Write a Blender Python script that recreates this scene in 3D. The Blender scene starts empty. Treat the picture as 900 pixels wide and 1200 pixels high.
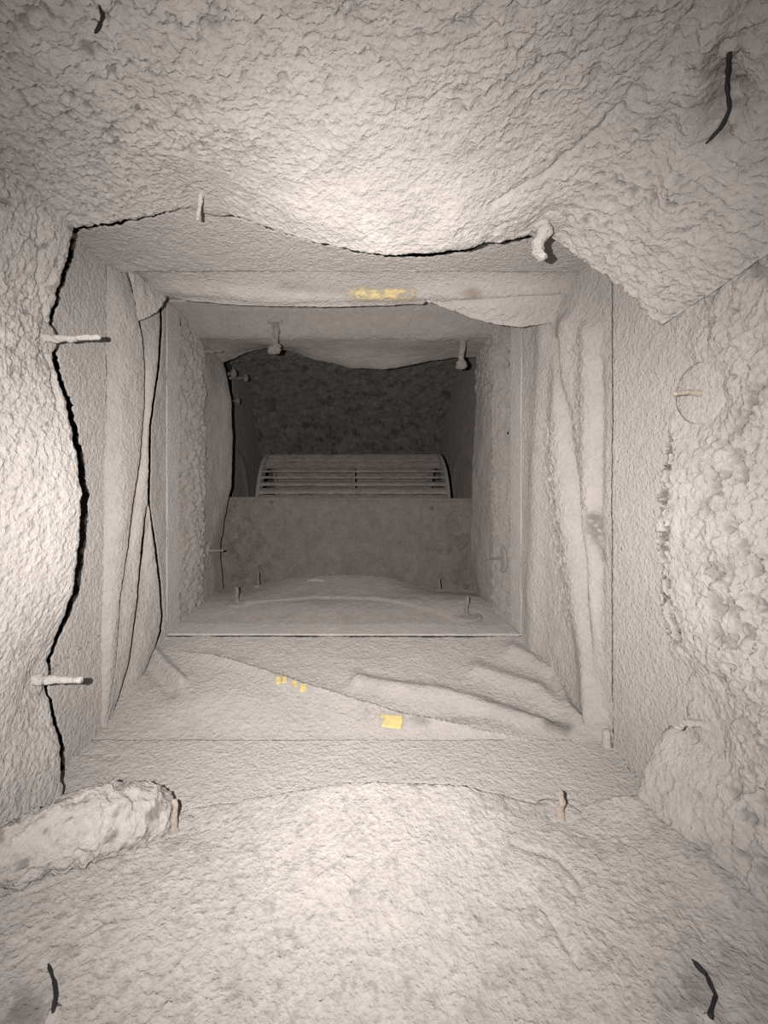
import bpy, bmesh, math, random
import numpy as np
from mathutils import Vector, Matrix

random.seed(7)
scene = bpy.context.scene
COL = scene.collection
# ------------------------------------------------------------------ camera, world, light
F, CX, CY = 480.0, 415.0, 540.0            # focal length and vanishing point in pixels of the 900x1200 frame
cam_d = bpy.data.cameras.new('camera')
cam = bpy.data.objects.new('camera', cam_d)
COL.objects.link(cam)
cam.location = (0, 0, 0)
cam.rotation_euler = (math.pi / 2, 0, 0)   # looks along +Y, Z up
cam_d.sensor_fit = 'VERTICAL'
cam_d.sensor_height = 24.0
cam_d.lens = 24.0 * F / 1200.0
cam_d.shift_x = (450 - CX) / 1200.0
cam_d.shift_y = (CY - 600) / 1200.0
cam_d.clip_start = 0.005
scene.camera = cam

w = bpy.data.worlds.new('world')
scene.world = w
w.use_nodes = True
w.node_tree.nodes['Background'].inputs[0].default_value = (0, 0, 0, 1)
w.node_tree.nodes['Background'].inputs[1].default_value = 0.0

fl = bpy.data.lights.new('camera_flash', 'SPOT')   # the phone's flash, beside the lens
fl.energy = 24.0
fl.color = (1.0, 0.952, 0.918)
fl.spot_size = math.radians(172)
fl.spot_blend = 0.3
fl.shadow_soft_size = 0.0010
flo = bpy.data.objects.new('camera_flash', fl)
COL.objects.link(flo)
flo.location = (-0.022, -0.002, 0.005)
flo.rotation_euler = (math.radians(81), 0, math.radians(-4))   # same aim as the lens, a little down and to the right
fl.use_nodes = True                                # beam profile of the flash lens: full in the middle, fading outwards
_n, _l = fl.node_tree.nodes, fl.node_tree.links
_tc = _n.new('ShaderNodeTexCoord'); _sx = _n.new('ShaderNodeSeparateXYZ')
_ab = _n.new('ShaderNodeMath'); _ab.operation = 'ABSOLUTE'
_fc = _n.new('ShaderNodeFloatCurve')
_l.new(_tc.outputs['Normal'], _sx.inputs[0]); _l.new(_sx.outputs['Z'], _ab.inputs[0]); _l.new(_ab.outputs[0], _fc.inputs['Value'])
_cv = _fc.mapping.curves[0]
_cv.points[0].location = (0.0, 0.02); _cv.points[1].location = (1.0, 1.0)
for _x, _y in ((0.45, 0.045), (0.55, 0.09), (0.64, 0.18), (0.74, 0.36), (0.84, 0.62), (0.92, 0.86)):
    _cv.points.new(_x, _y)
_fc.mapping.update()
_em = [k for k in _n if k.type == 'EMISSION'][0]
_l.new(_fc.outputs[0], _em.inputs['Strength'])

scene.view_settings.view_transform = 'Standard'
scene.view_settings.look = 'None'
scene.view_settings.exposure = 0.0
scene.view_settings.gamma = 1.0
scene.view_settings.use_curve_mapping = False

# ------------------------------------------------------------------ numpy noise
def _hash(ix, iy, iz, seed):
    h = (ix.astype(np.int64) * 374761393 + iy.astype(np.int64) * 668265263 + iz.astype(np.int64) * 2147483647 + seed * 974634777) & 0xffffffff
    h = ((h ^ (h >> 13)) * 1274126177) & 0xffffffff
    h = ((h ^ (h >> 16)) * 2246822519) & 0xffffffff
    return ((h ^ (h >> 15)) & 0xffffff) / float(0xffffff)

def noise(p, s=1.0, seed=0):
    """smooth value noise in -1..1; p (...,3) in metres, s cells per metre"""
    q = np.asarray(p) * s
    i = np.floor(q).astype(np.int64)
    f = q - i
    f = f * f * f * (f * (f * 6 - 15) + 10)
    x, y, z = i[..., 0], i[..., 1], i[..., 2]
    out = 0
    for dx in (0, 1):
        wx = f[..., 0] if dx else 1 - f[..., 0]
        for dy in (0, 1):
            wy = f[..., 1] if dy else 1 - f[..., 1]
            for dz in (0, 1):
                wz = f[..., 2] if dz else 1 - f[..., 2]
                out = out + wx * wy * wz * _hash(x + dx, y + dy, z + dz, seed)
    return out * 2 - 1

def fbm(p, s, octs=4, gain=0.5, seed=0):
    a, t, o = 1.0, 0.0, 0
    for k in range(octs):
        o = o + a * noise(p, s, seed + 11 * k)
        t += a
        a *= gain
        s *= 2.07
    return o / t

def flakes(uv, s, tilt, seed=0):
    """dust scales: jittered cells, each a rounded chip with its own height leaning along tilt; about -1..1"""
    q = uv * s
    ci = np.floor(q).astype(np.int64)
    best = np.full(q.shape[:-1], 1e9)
    sec = np.full(q.shape[:-1], 1e9)
    bh = np.zeros(q.shape[:-1])
    brx = np.zeros(q.shape[:-1])
    for dx in (-1, 0, 1):
        for dy in (-1, 0, 1):
            cx, cy = ci[..., 0] + dx, ci[..., 1] + dy
            zz = np.zeros_like(cx)
            jx = cx + _hash(cx, cy, zz, seed)
            jy = cy + _hash(cx, cy, zz, seed + 1)
            ox, oy = q[..., 0] - jx, q[..., 1] - jy
            d = np.sqrt(ox * ox + oy * oy)
            m = d < best
            sec = np.where(m, best, np.minimum(sec, d))
            best = np.where(m, d, best)
            bh = np.where(m, _hash(cx, cy, zz, seed + 2), bh)
            brx = np.where(m, ox * tilt[0] + oy * tilt[1], brx)
    e = np.clip((sec - best) / 0.35, 0, 1)
    e = e * e * (3 - 2 * e)
    return ((bh - 0.35) * 1.1 + brx * 0.9) * e - 0.25 * best

def sstep(a, b, x):
    t = np.clip((x - a) / (b - a), 0, 1)
    return t * t * (3 - 2 * t)

def polydist(px, py, pts):
    """distance to a polyline in pixels, and side (signed, + to the left of travel)"""
    best = np.full(px.shape, 1e9)
    side = np.zeros(px.shape)
    for (x0, y0), (x1, y1) in zip(pts[:-1], pts[1:]):
        dx, dy = x1 - x0, y1 - y0
        L = dx * dx + dy * dy
        t = np.clip(((px - x0) * dx + (py - y0) * dy) / L, 0, 1)
        ex, ey = px - x0 - t * dx, py - y0 - t * dy
        d = np.hypot(ex, ey)
        m = d < best
        best = np.where(m, d, best)
        side = np.where(m, np.sign(dx * ey - dy * ex), side)
    return best, side

def ridge(px, py, pts, wdt):
    d, _ = polydist(px, py, pts)
    return np.exp(-(d / wdt) ** 2)

def blob(px, py, x, y, rx, ry):
    return np.exp(-(((px - x) / rx) ** 2 + ((py - y) / ry) ** 2))

def interp(v, pts):
    a = np.array(pts, float)
    return np.interp(v, a[:, 0], a[:, 1])

def pix(P):
    Y = np.maximum(P[..., 1], 0.03)
    return CX + F * P[..., 0] / Y, CY - F * P[..., 2] / Y

def P3(px, py, Y):
    return np.array(((px - CX) / F * Y, Y, (CY - py) / F * Y))

# ------------------------------------------------------------------ materials
def dust_mat(name, col, fine=900.0, bump=0.5, vary=0.12, rough=0.95, speck=0.0):
    m = bpy.data.materials.new(name)
    m.use_nodes = True
    nt = m.node_tree
    N, L = nt.nodes, nt.links
    b = N['Principled BSDF']
    b.inputs['Roughness'].default_value = rough
    b.inputs['Specular IOR Level'].default_value = 0.12
    b.inputs['Diffuse Roughness'].default_value = 0.3
    b.inputs['Sheen Weight'].default_value = 0.05
    b.inputs['Sheen Roughness'].default_value = 0.6
    b.inputs['Sheen Tint'].default_value = (1.0, 0.95, 0.9, 1)
    geo = N.new('ShaderNodeNewGeometry')
    n1 = N.new('ShaderNodeTexNoise'); n1.inputs['Scale'].default_value = fine; n1.inputs['Detail'].default_value = 3
    n2 = N.new('ShaderNodeTexNoise'); n2.inputs['Scale'].default_value = 55; n2.inputs['Detail'].default_value = 6; n2.inputs['Roughness'].default_value = 0.65
    n3 = N.new('ShaderNodeTexNoise'); n3.inputs['Scale'].default_value = fine * 0.42; n3.inputs['Detail'].default_value = 4
    for n in (n1, n2, n3):
        L.new(geo.outputs['Position'], n.inputs['Vector'])
    mix = N.new('ShaderNodeMath'); mix.operation = 'MULTIPLY_ADD'
    L.new(n3.outputs['Fac'], mix.inputs[0]); mix.inputs[1].default_value = 2.0
    L.new(n1.outputs['Fac'], mix.inputs[2])
    bp = N.new('ShaderNodeBump'); bp.inputs['Strength'].default_value = bump; bp.inputs['Distance'].default_value = 0.0014
    L.new(mix.outputs[0], bp.inputs['Height'])
    L.new(bp.outputs['Normal'], b.inputs['Normal'])
    mr = N.new('ShaderNodeMapRange'); mr.inputs[1].default_value = 0.3; mr.inputs[2].default_value = 0.7
    mr.inputs[3].default_value = 1 - vary; mr.inputs[4].default_value = 1 + vary
    L.new(n2.outputs['Fac'], mr.inputs[0])
    mr2 = N.new('ShaderNodeMapRange'); mr2.inputs[1].default_value = 0.3; mr2.inputs[2].default_value = 0.7
    mr2.inputs[3].default_value = 1 - vary * 0.8; mr2.inputs[4].default_value = 1 + vary * 0.8
    L.new(n3.outputs['Fac'], mr2.inputs[0])
    mu = N.new('ShaderNodeMath'); mu.operation = 'MULTIPLY'
    L.new(mr.outputs[0], mu.inputs[0]); L.new(mr2.outputs[0], mu.inputs[1])
    at = N.new('ShaderNodeAttribute'); at.attribute_name = 'tint'
    has = N.new('ShaderNodeMix'); has.data_type = 'RGBA'
    has.inputs['A'].default_value = (*col, 1)
    L.new(at.outputs['Fac'], has.inputs['Factor'])           # 0 = plain dust, 1 = tint colour
    L.new(at.outputs['Color'], has.inputs['B'])
    L.new(at.outputs['Alpha'], has.inputs['Factor'])
    vm = N.new('ShaderNodeVectorMath'); vm.operation = 'SCALE'
    L.new(has.outputs['Result'], vm.inputs[0]); L.new(mu.outputs[0], vm.inputs['Scale'])
    L.new(vm.outputs[0], b.inputs['Base Color'])
    if speck > 0:                                             # sparse glittering grains
        vo = N.new('ShaderNodeTexVoronoi'); vo.inputs['Scale'].default_value = 260
        L.new(geo.outputs['Position'], vo.inputs['Vector'])
        lt = N.new('ShaderNodeMath'); lt.operation = 'LESS_THAN'; lt.inputs[1].default_value = 0.16 * speck
        L.new(vo.outputs['Distance'], lt.inputs[0])
        sr = N.new('ShaderNodeMapRange'); sr.inputs[3].default_value = rough; sr.inputs[4].default_value = 0.35
        L.new(lt.outputs[0], sr.inputs[0]); L.new(sr.outputs[0], b.inputs['Roughness'])
    return m

def plain_mat(name, col, rough=0.9, metal=0.0):
    m = bpy.data.materials.new(name)
    m.use_nodes = True
    nt = m.node_tree
    b = nt.nodes['Principled BSDF']
    b.inputs['Roughness'].default_value = rough
    b.inputs['Metallic'].default_value = metal
    n = nt.nodes.new('ShaderNodeTexNoise'); n.inputs['Scale'].default_value = 300; n.inputs['Detail'].default_value = 4
    r = nt.nodes.new('ShaderNodeMapRange'); r.inputs[3].default_value = 0.7; r.inputs[4].default_value = 1.3
    g = nt.nodes.new('ShaderNodeNewGeometry')
    nt.links.new(g.outputs['Position'], n.inputs['Vector'])
    nt.links.new(n.outputs['Fac'], r.inputs[0])
    v = nt.nodes.new('ShaderNodeVectorMath'); v.operation = 'SCALE'
    v.inputs[0].default_value = col
    nt.links.new(r.outputs[0], v.inputs['Scale'])
    nt.links.new(v.outputs[0], b.inputs['Base Color'])
    return m

DUST = (0.30, 0.281, 0.267)
M = {  # deeper pieces darker: own dirt plus flash falloff put into the colour
    'liner':  dust_mat('dusty_liner', DUST, 900, 0.8, 0.10),
    'metal':  dust_mat('dust_coated_sheet_metal', (0.305, 0.285, 0.271), 900, 0.9, 0.05),
    'fabric': dust_mat('dusty_canvas', (0.27, 0.251, 0.237), 800, 0.9, 0.07),
    'inner':  dust_mat('dusty_inner_liner_dimmed', (0.165, 0.151, 0.141), 700, 0.7, 0.09),
    'blower': dust_mat('dirty_blower_metal_dimmed', (0.098, 0.088, 0.081), 600, 0.9, 0.16, speck=1.0),
    'dim_dirt':   dust_mat('dirty_scroll_dimmed', (0.062, 0.055, 0.051), 300, 1.0, 0.35),
    'wheel':  dust_mat('dirty_wheel_dimmed', (0.110, 0.098, 0.091), 500, 0.8, 0.25),
    'edge':   plain_mat('darkened_liner_edge', (0.012, 0.012, 0.012)),  # black put on the end faces so gaps behind the lips stay dark
    'tin':    plain_mat('darkened_gap_sheet', (0.05, 0.05, 0.05), 0.7),  # darkened so the gaps at the lips read as black shadow
    'yellow': plain_mat('yellow_foam', (0.40, 0.325, 0.14)),
    'rust':   dust_mat('rust_tinged_dust', (0.24, 0.205, 0.178), 500, 0.8, 0.2),
    'pin_shade':  plain_mat('black_pin_shadow', (0.006, 0.006, 0.007), 0.8),  # black for the pin shadow lines laid along the liner
}

# ------------------------------------------------------------------ mesh helpers
def link(name, me, parent=None):
    o = bpy.data.objects.new(name, me)
    COL.objects.link(o)
    if parent is not None:
        o.parent = parent
    return o

def tag(o, label=None, cat=None, group=None, kind=None):
    if label: o['label'] = label
    if cat: o['category'] = cat
    if group: o['group'] = group
    if kind: o['kind'] = kind
    return o

def empty(name, loc=(0, 0, 0)):
    o = bpy.data.objects.new(name, None)
    o.empty_display_size = 0.01
    COL.objects.link(o)
    o.location = loc
    return o

def grid_mesh(name, P, mats, tint=None, matrows=None, thick=0.0):
    nv, nu = P.shape[:2]
    me = bpy.data.meshes.new(name)
    me.vertices.add(nv * nu)
    me.vertices.foreach_set('co', P.reshape(-1).astype(np.float32))
    a = (np.arange(nv - 1)[:, None] * nu + np.arange(nu - 1)[None, :])
    q = np.stack([a, a + 1, a + nu + 1, a + nu], -1).reshape(-1, 4)
    n = len(q)
    me.loops.add(n * 4)
    me.loops.foreach_set('vertex_index', q.reshape(-1).astype(np.int32))
    me.polygons.add(n)
    me.polygons.foreach_set('loop_start', (np.arange(n) * 4).astype(np.int32))
    me.polygons.foreach_set('use_smooth', np.ones(n, bool))
    if matrows is not None:
        mi = np.repeat(np.asarray(matrows[:nv - 1]), nu - 1).astype(np.int32)
        me.polygons.foreach_set('material_index', mi)
    for m in (mats if isinstance(mats, (list, tuple)) else [mats]):
        me.materials.append(m)
    t = me.attributes.new('tint', 'FLOAT_COLOR', 'POINT')
    if tint is None:
        tint = np.zeros((nv, nu, 4))
    t.data.foreach_set('color', tint.reshape(-1).astype(np.float32))
    me.update()
    me.validate()
    return me

def normals(P, toward):
    du = np.gradient(P, axis=1)
    dv = np.gradient(P, axis=0)
    n = np.cross(du, dv)
    n /= np.maximum(np.linalg.norm(n, axis=-1, keepdims=True), 1e-12)
    s = np.sign((n * toward).sum(-1, keepdims=True))
    s[s == 0] = 1
    return n * s

SURF = {}
def keep(key, P, up):
    SURF[key] = (P, up)

def on_surf(key, px, py):
    P, up = SURF[key]
    x, y = pix(P)
    d = np.hypot(x - px, y - py) + 1e4 * (P[..., 1] < 0.05)
    k = np.unravel_index(np.argmin(d), d.shape)
    return Vector(P[k]), Vector(up)

def tint_add(T, mask, col):
    m = np.clip(mask, 0, 1)[..., None]
    T[..., :3] = T[..., :3] * (1 - m) + np.array(col) * m
    T[..., 3] = np.maximum(T[..., 3], m[..., 0])
    return T

def add_solid(o, t, off=-1.0):
    s = o.modifiers.new('thickness', 'SOLIDIFY')
    s.thickness = t
    s.offset = off
    return o

BARE = (0.115, 0.105, 0.096)        # liner showing where dust has fallen off

# ================================================================== NEAR DUCT LINER
Y0 = 0.26
def rows_profile(yb, yl, n, thick, r=0.006, near=0.115):
    """(Y, depth behind the inner surface, wobble weight, material) rows: back end, even steps in 1/Y, rounded lip, end face"""
    R = []
    for y in np.linspace(yb, near, 24, endpoint=False):
        R.append((y, 0, 0))
    inv = np.linspace(1 / near, 1 / (yl - r), n)
    for y in 1 / inv:
        R.append((y, 0, 0))
    for th in np.linspace(0, math.pi / 2, 9)[1:]:
        R.append((yl - r + r * math.sin(th), r * (1 - math.cos(th)), 0))
    for k in np.linspace(0, 1, 5)[1:]:
        R.append((yl - 0.006 * k, r + (thick - r) * k, 1))
    return np.array(R)

def liner(name, base_fn, toward, lip_fn, feat, nu, nv, thick, yb=-0.15, yl=Y0, near=0.115, mat='liner', fall=0.055, wob=1.0, key=None, label=None, lipr=0.006):
    """base_fn(u, Y) -> positions (..,3); lip_fn(u) -> inward offset at the lip; feat(px,py,P)-> (height, tint)"""
    R = rows_profile(yb, yl, nv, thick, r=lipr, near=near)
    u = np.linspace(0, 1, nu)
    U, YY = np.meshgrid(u, R[:, 0])
    D = np.repeat(R[:, 1][:, None], nu, 1)
    B = base_fn(U, YY)
    n = np.repeat(np.asarray(toward, float)[None, None, :], B.shape[0], 0).repeat(B.shape[1], 1) if not callable(toward) else toward(U, YY)
    off = lip_fn(U) * np.exp(-(np.maximum(yl - YY, 0) / fall) ** 2)
    B2 = B + n * off[..., None]
    px, py = pix(B2)
    h, T = feat(px, py, B2)
    h = h + 0.00045 * fbm(B2, 430, 2, 0.6, 77)
    h = h * np.exp(-(D / 0.006) ** 2)
    # ragged lip edge
    rag = 0.0022 * fbm(B2, 160, 4, 0.6, 5) * np.exp(-(np.maximum(yl - YY, 0) / 0.010) ** 2)
    P = B2 + n * (h - D)[..., None]
    P[..., 1] += rag * wob
    me = grid_mesh(name, P, [M[mat], M['edge']], T, (R[1:, 2] > 0).astype(int))
    o = link(name, me)
    tag(o, label, None, None, 'structure')
    nn = np.mean(n.reshape(-1, 3), 0)
    keep(key or name, P[:len(R) - 5], nn)
    return o

def rot_uv(a, b, ang, sa=1.0, sb=1.0):
    c, s = math.cos(ang), math.sin(ang)
    return np.stack([(a * c + b * s) * sa, (-a * s + b * c) * sb], -1)

def warp(uv, P, amt, s, seed):
    return uv + amt * np.stack([noise(P, s, seed), noise(P, s, seed + 5)], -1)

# ---------------- ceiling: flat, then draping down over the right-hand corner
ceil_curve = np.array([(-0.215, 0.153), (0.085, 0.153), (0.115, 0.149), (0.140, 0.133), (0.160, 0.112), (0.180, 0.096), (0.196, 0.085)])
_d = np.r_[0, np.cumsum(np.hypot(*np.diff(ceil_curve, axis=0).T))]
def ceil_base(U, Y):
    s = U * _d[-1]
    x = np.interp(s, _d, ceil_curve[:, 0]); z = np.interp(s, _d, ceil_curve[:, 1])
    # the hem rises a little towards the camera
    hem = sstep(0.09, 0.19, x)
    z = z + hem * 0.085 * np.clip(0.245 - Y, 0, 0.12) * 2.5
    x = x - hem * 0.004
    return np.stack([x, Y, z], -1)
def ceil_norm(U, Y):
    s = U * _d[-1]
    x = np.interp(s, _d, ceil_curve[:, 0])
    t = sstep(0.07, 0.16, x) * 0.72
    return np.stack([-np.sin(t), np.zeros_like(t), -np.cos(t)], -1)
ceil_lip = [(-0.22, 270), (92, 272), (150, 262), (200, 254), (235, 247), (260, 251), (300, 262), (380, 285), (440, 297), (490, 303), (530, 297), (570, 288), (600, 289), (640, 290), (680, 315), (705, 330), (740, 355), (785, 388), (830, 400)]
def ceil_lipf(U):
    b = ceil_base(U, np.full_like(U, Y0))
    px, py = pix(b)
    tgt = interp(px, ceil_lip)
    return np.clip((tgt - py) * Y0 / F, -0.012, 0.022)
def ceil_feat(px, py, P):
    uv = rot_uv(P[..., 0] + 0.35 * (P[..., 2] - 0.153), P[..., 1], 0.9, 1.0, 0.8)
    uv = warp(uv, P, 0.0022, 110, 3)
    rough = 0.35 + 0.65 * np.clip(sstep(330, 120, px) + sstep(480, 760, px) + sstep(180, 40, py) * 0.6, 0, 1)
    rough = rough * (1 - 0.6 * blob(px, py, 230, 222, 70, 45)) * (1 - 0.5 * blob(px, py, 470, 250, 130, 60))
    pit = sstep(0.12, 0.5, fbm(P, 210, 3, 0.6, 57)) * np.clip(rough, 0, 1)
    h = -0.0016 * pit + rough * (0.0013 * flakes(uv, 190, (0.8, 0.7), 21) + 0.0009 * flakes(warp(uv, P, 0.001, 300, 9), 400, (0.7, 0.8), 31))
    h += 0.0045 * fbm(P, 16, 3, 0.5, 41) + 0.0008 * fbm(P, 120, 4, 0.6, 43)
    h += 0.004 * blob(px, py, 430, 190, 160, 90) - 0.003 * blob(px, py, 235, 240, 45, 40)
    h -= 0.005 * blob(px, py, 640, 280, 40, 40)
    h += 0.0040 * ridge(px, py, [(770, 280), (800, 190), (828, 60), (850, 0)], 16)       # lifted ridge beside the bare hollow
    h -= 0.0060 * blob(px, py, 852, 105, 22, 48)
    h -= 0.0022 * ridge(px, py, [(575, 240), (640, 205), (700, 155), (742, 108)], 3.5)   # tear line
    h += 0.0028 * ridge(px, py, [(590, 262), (660, 225), (720, 165), (770, 110)], 22)
    h += 0.0030 * sstep(330, 370, py) * sstep(690, 740, px) * flakes(uv, 120, (0.5, -0.8), 77)
    T = np.zeros(px.shape + (4,))
    g = fbm(P, 210, 3, 0.6, 57)
    tint_add(T, 0.85 * blob(px, py, 845, 105, 24, 55) * sstep(-0.4, 0.4, g), (0.148, 0.137, 0.130))
    tint_add(T, 0.75 * sstep(0.25, 0.55, g) * (0.25 + 0.75 * sstep(330, 100, px)) * sstep(330, 120, py), (0.163, 0.152, 0.141))
    tint_add(T, 0.7 * sstep(0.30, 0.6, g) * blob(px, py, 740, 240, 120, 70), (0.163, 0.152, 0.141))
    return h, T
liner('ceiling', ceil_base, ceil_norm, ceil_lipf, ceil_feat, 640, 250, 0.013, label='pale dusty sagging duct liner along the top of the near duct')

# ---------------- floor
def floor_base(U, Y):
    return np.stack([-0.205 + U * 0.41, Y, np.full_like(U, -0.2085)], -1)
floor_lip = [(0, 925), (80, 927), (120, 930), (215, 942), (300, 928), (400, 912), (470, 910), (540, 915), (580, 924), (620, 932), (660, 934), (740, 930), (800, 930)]
def floor_lipf(U):
    px, py = pix(floor_base(U, np.full_like(U, Y0)))
    return np.clip((py - interp(px, floor_lip)) * Y0 / F, -0.012, 0.02)
def floor_feat(px, py, P):
    uv = warp(np.stack([P[..., 0], P[..., 1]], -1), P, 0.002, 120, 3)
    h = 0.0040 * fbm(P, 14, 3, 0.5, 61) + 0.00045 * fbm(P, 160, 4, 0.6, 63)
    h += 0.00045 * flakes(uv, 330, (0.3, 0.9), 64) * (0.5 + 0.5 * sstep(-0.2, 0.4, fbm(P, 30, 2, 0.5, 66)))
    uv2 = rot_uv(P[..., 0], P[..., 1], -0.75, 1.0, 0.35)
    h += 0.0008 * sstep(560, 760, px) * flakes(warp(uv2, P, 0.003, 60, 8), 110, (0.9, 0.1), 67)
    h += 0.0007 * sstep(350, 120, px) * flakes(warp(uv2[..., ::-1] * 0.8, P, 0.003, 60, 8), 120, (0.6, 0.5), 68)
    h -= 0.0015 * ridge(px, py, [(635, 1055), (660, 1095), (680, 1130)], 4) + 0.0012 * ridge(px, py, [(600, 985), (655, 1005), (682, 1035)], 4)
    h -= 0.004 * blob(px, py, 205, 960, 28, 22) + 0.004 * blob(px, py, 660, 945, 25, 20)
    h += 0.0012 * np.clip(1.6 * blob(px, py, 388, 1034, 20, 20), 0, 1)
    h += 0.0035 * ridge(px, py, [(735, 932), (800, 990), (900, 1075)], 26)
    T = np.zeros(px.shape + (4,))
    g = fbm(P, 230, 4, 0.65, 71)
    tint_add(T, 0.28 * sstep(0.1, 0.5, g), (0.222, 0.207, 0.194))
    tint_add(T, 0.85 * blob(px, py, 812, 1170, 26, 30) * sstep(-0.5, 0.3, g), (0.148, 0.137, 0.130))
    tint_add(T, 0.8 * blob(px, py, 25, 1190, 36, 28) * sstep(-0.5, 0.3, g), (0.133, 0.122, 0.115))
    return h, T
liner('floor', floor_base, (0, 0, 1), floor_lipf, floor_feat, 600, 240, 0.013, label='pale dusty bulging duct liner along the bottom of the near duct')

# ---------------- left wall
def left_base(U, Y):
    return np.stack([np.full_like(U, -0.184), Y, -0.225 + U * 0.395], -1)
left_lip = [(200, 100), (272, 92), (310, 85), (345, 72), (375, 65), (400, 70), (430, 70), (480, 85), (530, 97), (580, 102), (630, 97), (690, 88), (745, 72), (790, 65), (830, 68), (870, 76), (920, 78), (1000, 80)]
def left_lipf(U):
    px, py = pix(left_base(U, np.full_like(U, Y0)))
    return np.clip((interp(py, left_lip) - px) * Y0 / F, -0.012, 0.022)
def left_feat(px, py, P):
    uv = rot_uv(P[..., 2], P[..., 1], 0.3, 0.6, 1.0)
    uv = warp(uv, P, 0.0022, 110, 13)
    rough = 0.25 + 0.75 * np.clip(sstep(700, 330, py) * (1 - 0.6 * sstep(40, 90, px)), 0, 1)
    h = rough * (0.0013 * flakes(uv, 190, (-0.4, 0.9), 81) + 0.0008 * flakes(uv, 400, (-0.5, 0.9), 83))
    h += 0.0035 * fbm(P, 15, 3, 0.5, 85) + 0.0008 * fbm(P, 120, 4, 0.6, 87)
    h -= 0.0022 * ridge(px, py, [(48, 260), (50, 300), (46, 330), (52, 360), (56, 400), (62, 430), (66, 450), (72, 480)], 3)
    h -= 0.004 * blob(px, py, 70, 397, 22, 22) + 0.004 * blob(px, py, 62, 797, 28, 28)
    uv3 = rot_uv(P[..., 2], P[..., 1], -0.7, 0.4, 1.0)
    h += 0.0011 * sstep(640, 820, py) * flakes(warp(uv3, P, 0.003, 60, 8), 110, (0.2, 0.9), 89)
    T = np.zeros(px.shape + (4,))
    g = fbm(P, 200, 3, 0.6, 91)
    h -= 0.0014 * sstep(0.2, 0.5, g) * rough
    tint_add(T, 0.75 * sstep(0.3, 0.6, g) * sstep(720, 420, py), (0.163, 0.152, 0.141))
    return h, T
liner('wall_left', left_base, (1, 0, 0), left_lipf, left_feat, 560, 170, 0.024, near=0.16, label='dusty duct liner on the left side with a wavy black-shadowed edge')

# ---------------- right wall
def right_base(U, Y):
    return np.stack([np.full_like(U, 0.193), Y, -0.225 + U * 0.385], -1)
right_lip = [(250, 760), (350, 775), (390, 785), (450, 783), (500, 779), (560, 768), (620, 764), (700, 766), (740, 773), (780, 789), (830, 788), (850, 768), (900, 748), (930, 738), (1000, 740)]
def right_lipf(U):
    px, py = pix(right_base(U, np.full_like(U, Y0)))
    return np.clip((px - interp(py, right_lip)) * Y0 / F, -0.006, 0.022)
def right_feat(px, py, P):
    uv = rot_uv(P[..., 2], P[..., 1], 0.75, 1.0, 0.7)
    uv = warp(uv, P, 0.003, 90, 23)
    rough = 0.45 + 0.55 * sstep(790, 860, px)
    wsh = np.clip(1.8 * blob(px, py, 815, 460, 34, 40), 0, 1)
    wsh2 = np.clip(1.6 * blob(px, py, 815, 850, 46, 44), 0, 1)
    rough = rough * (1 - 0.9 * wsh) * (1 - 0.9 * wsh2)
    h = rough * (0.0022 * flakes(uv, 135, (0.75, 0.6), 101) + 0.0010 * flakes(uv, 300, (0.75, 0.6), 103))
    h += 0.0035 * fbm(P, 15, 3, 0.5, 105) + 0.0007 * fbm(P, 120, 4, 0.6, 107)
    h -= 0.003 * wsh + 0.003 * wsh2
    gl = [(779, 520), (775, 560), (770, 600), (771, 650), (773, 690), (777, 720), (786, 745)]
    g = fbm(P, 260, 3, 0.65, 111)
    gouge = np.clip(ridge(px, py, gl, 8) * 1.5, 0, 1) * sstep(-0.15, 0.12, g)
    h -= 0.004 * gouge
    h -= 0.003 * blob(px, py, 792, 785, 16, 12) + 0.0035 * ridge(px, py, [(768, 848), (800, 838)], 7)
    T = np.zeros(px.shape + (4,))
    tint_add(T, 0.8 * gouge, BARE)
    tint_add(T, 0.8 * blob(px, py, 790, 787, 16, 10), (0.126, 0.115, 0.107))
    tint_add(T, 0.8 * ridge(px, py, [(770, 850), (795, 840)], 5), (0.148, 0.137, 0.126))
    g2 = fbm(P, 120, 4, 0.6, 113)
    h -= 0.0020 * sstep(0.1, 0.5, g2) * rough
    tint_add(T, 0.55 * sstep(0.05, 0.5, g2) * (1 - wsh) * (1 - wsh2) * sstep(800, 850, px), (0.192, 0.181, 0.170))
    return h, T
liner('wall_right', right_base, (-1, 0, 0), right_lipf, right_feat, 560, 190, 0.014, near=0.15, label='scaly dusty duct liner on the right side with a crumbling edge')

# ================================================================== FIRST SHEET METAL BAND
BX0, BX1, BZ0, BZ1 = -0.208, 0.200, -0.2215, 0.166
def plate(name, c, nu, nv, mat, feat=None, toward=(0, 0, 1), parent=None, amp=0.0004, seed=0, key=None):
    """bilinear plate from corners c = (u0v0, u1v0, u0v1, u1v1)"""
    c = [np.array(k, float) for k in c]
    u = np.linspace(0, 1, nu)[None, :, None]
    v = np.linspace(0, 1, nv)[:, None, None]
    B = (c[0] * (1 - u) + c[1] * u) * (1 - v) + (c[2] * (1 - u) + c[3] * u) * v
    px, py = pix(B)
    h = amp * fbm(B, 260, 3, 0.6, seed) + amp * 2.0 * fbm(B, 30, 3, 0.5, seed + 3)
    T = np.zeros(px.shape + (4,))
    if feat:
        hh, T = feat(px, py, B)
        h = h + hh
    n = normals(B, np.asarray(toward, float))
    P = B + n * h[..., None]
    me = grid_mesh(name, P, M[mat], T)
    o = link(name, me, parent)
    if key:
        keep(key, P, np.asarray(toward, float))
    return o

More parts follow.
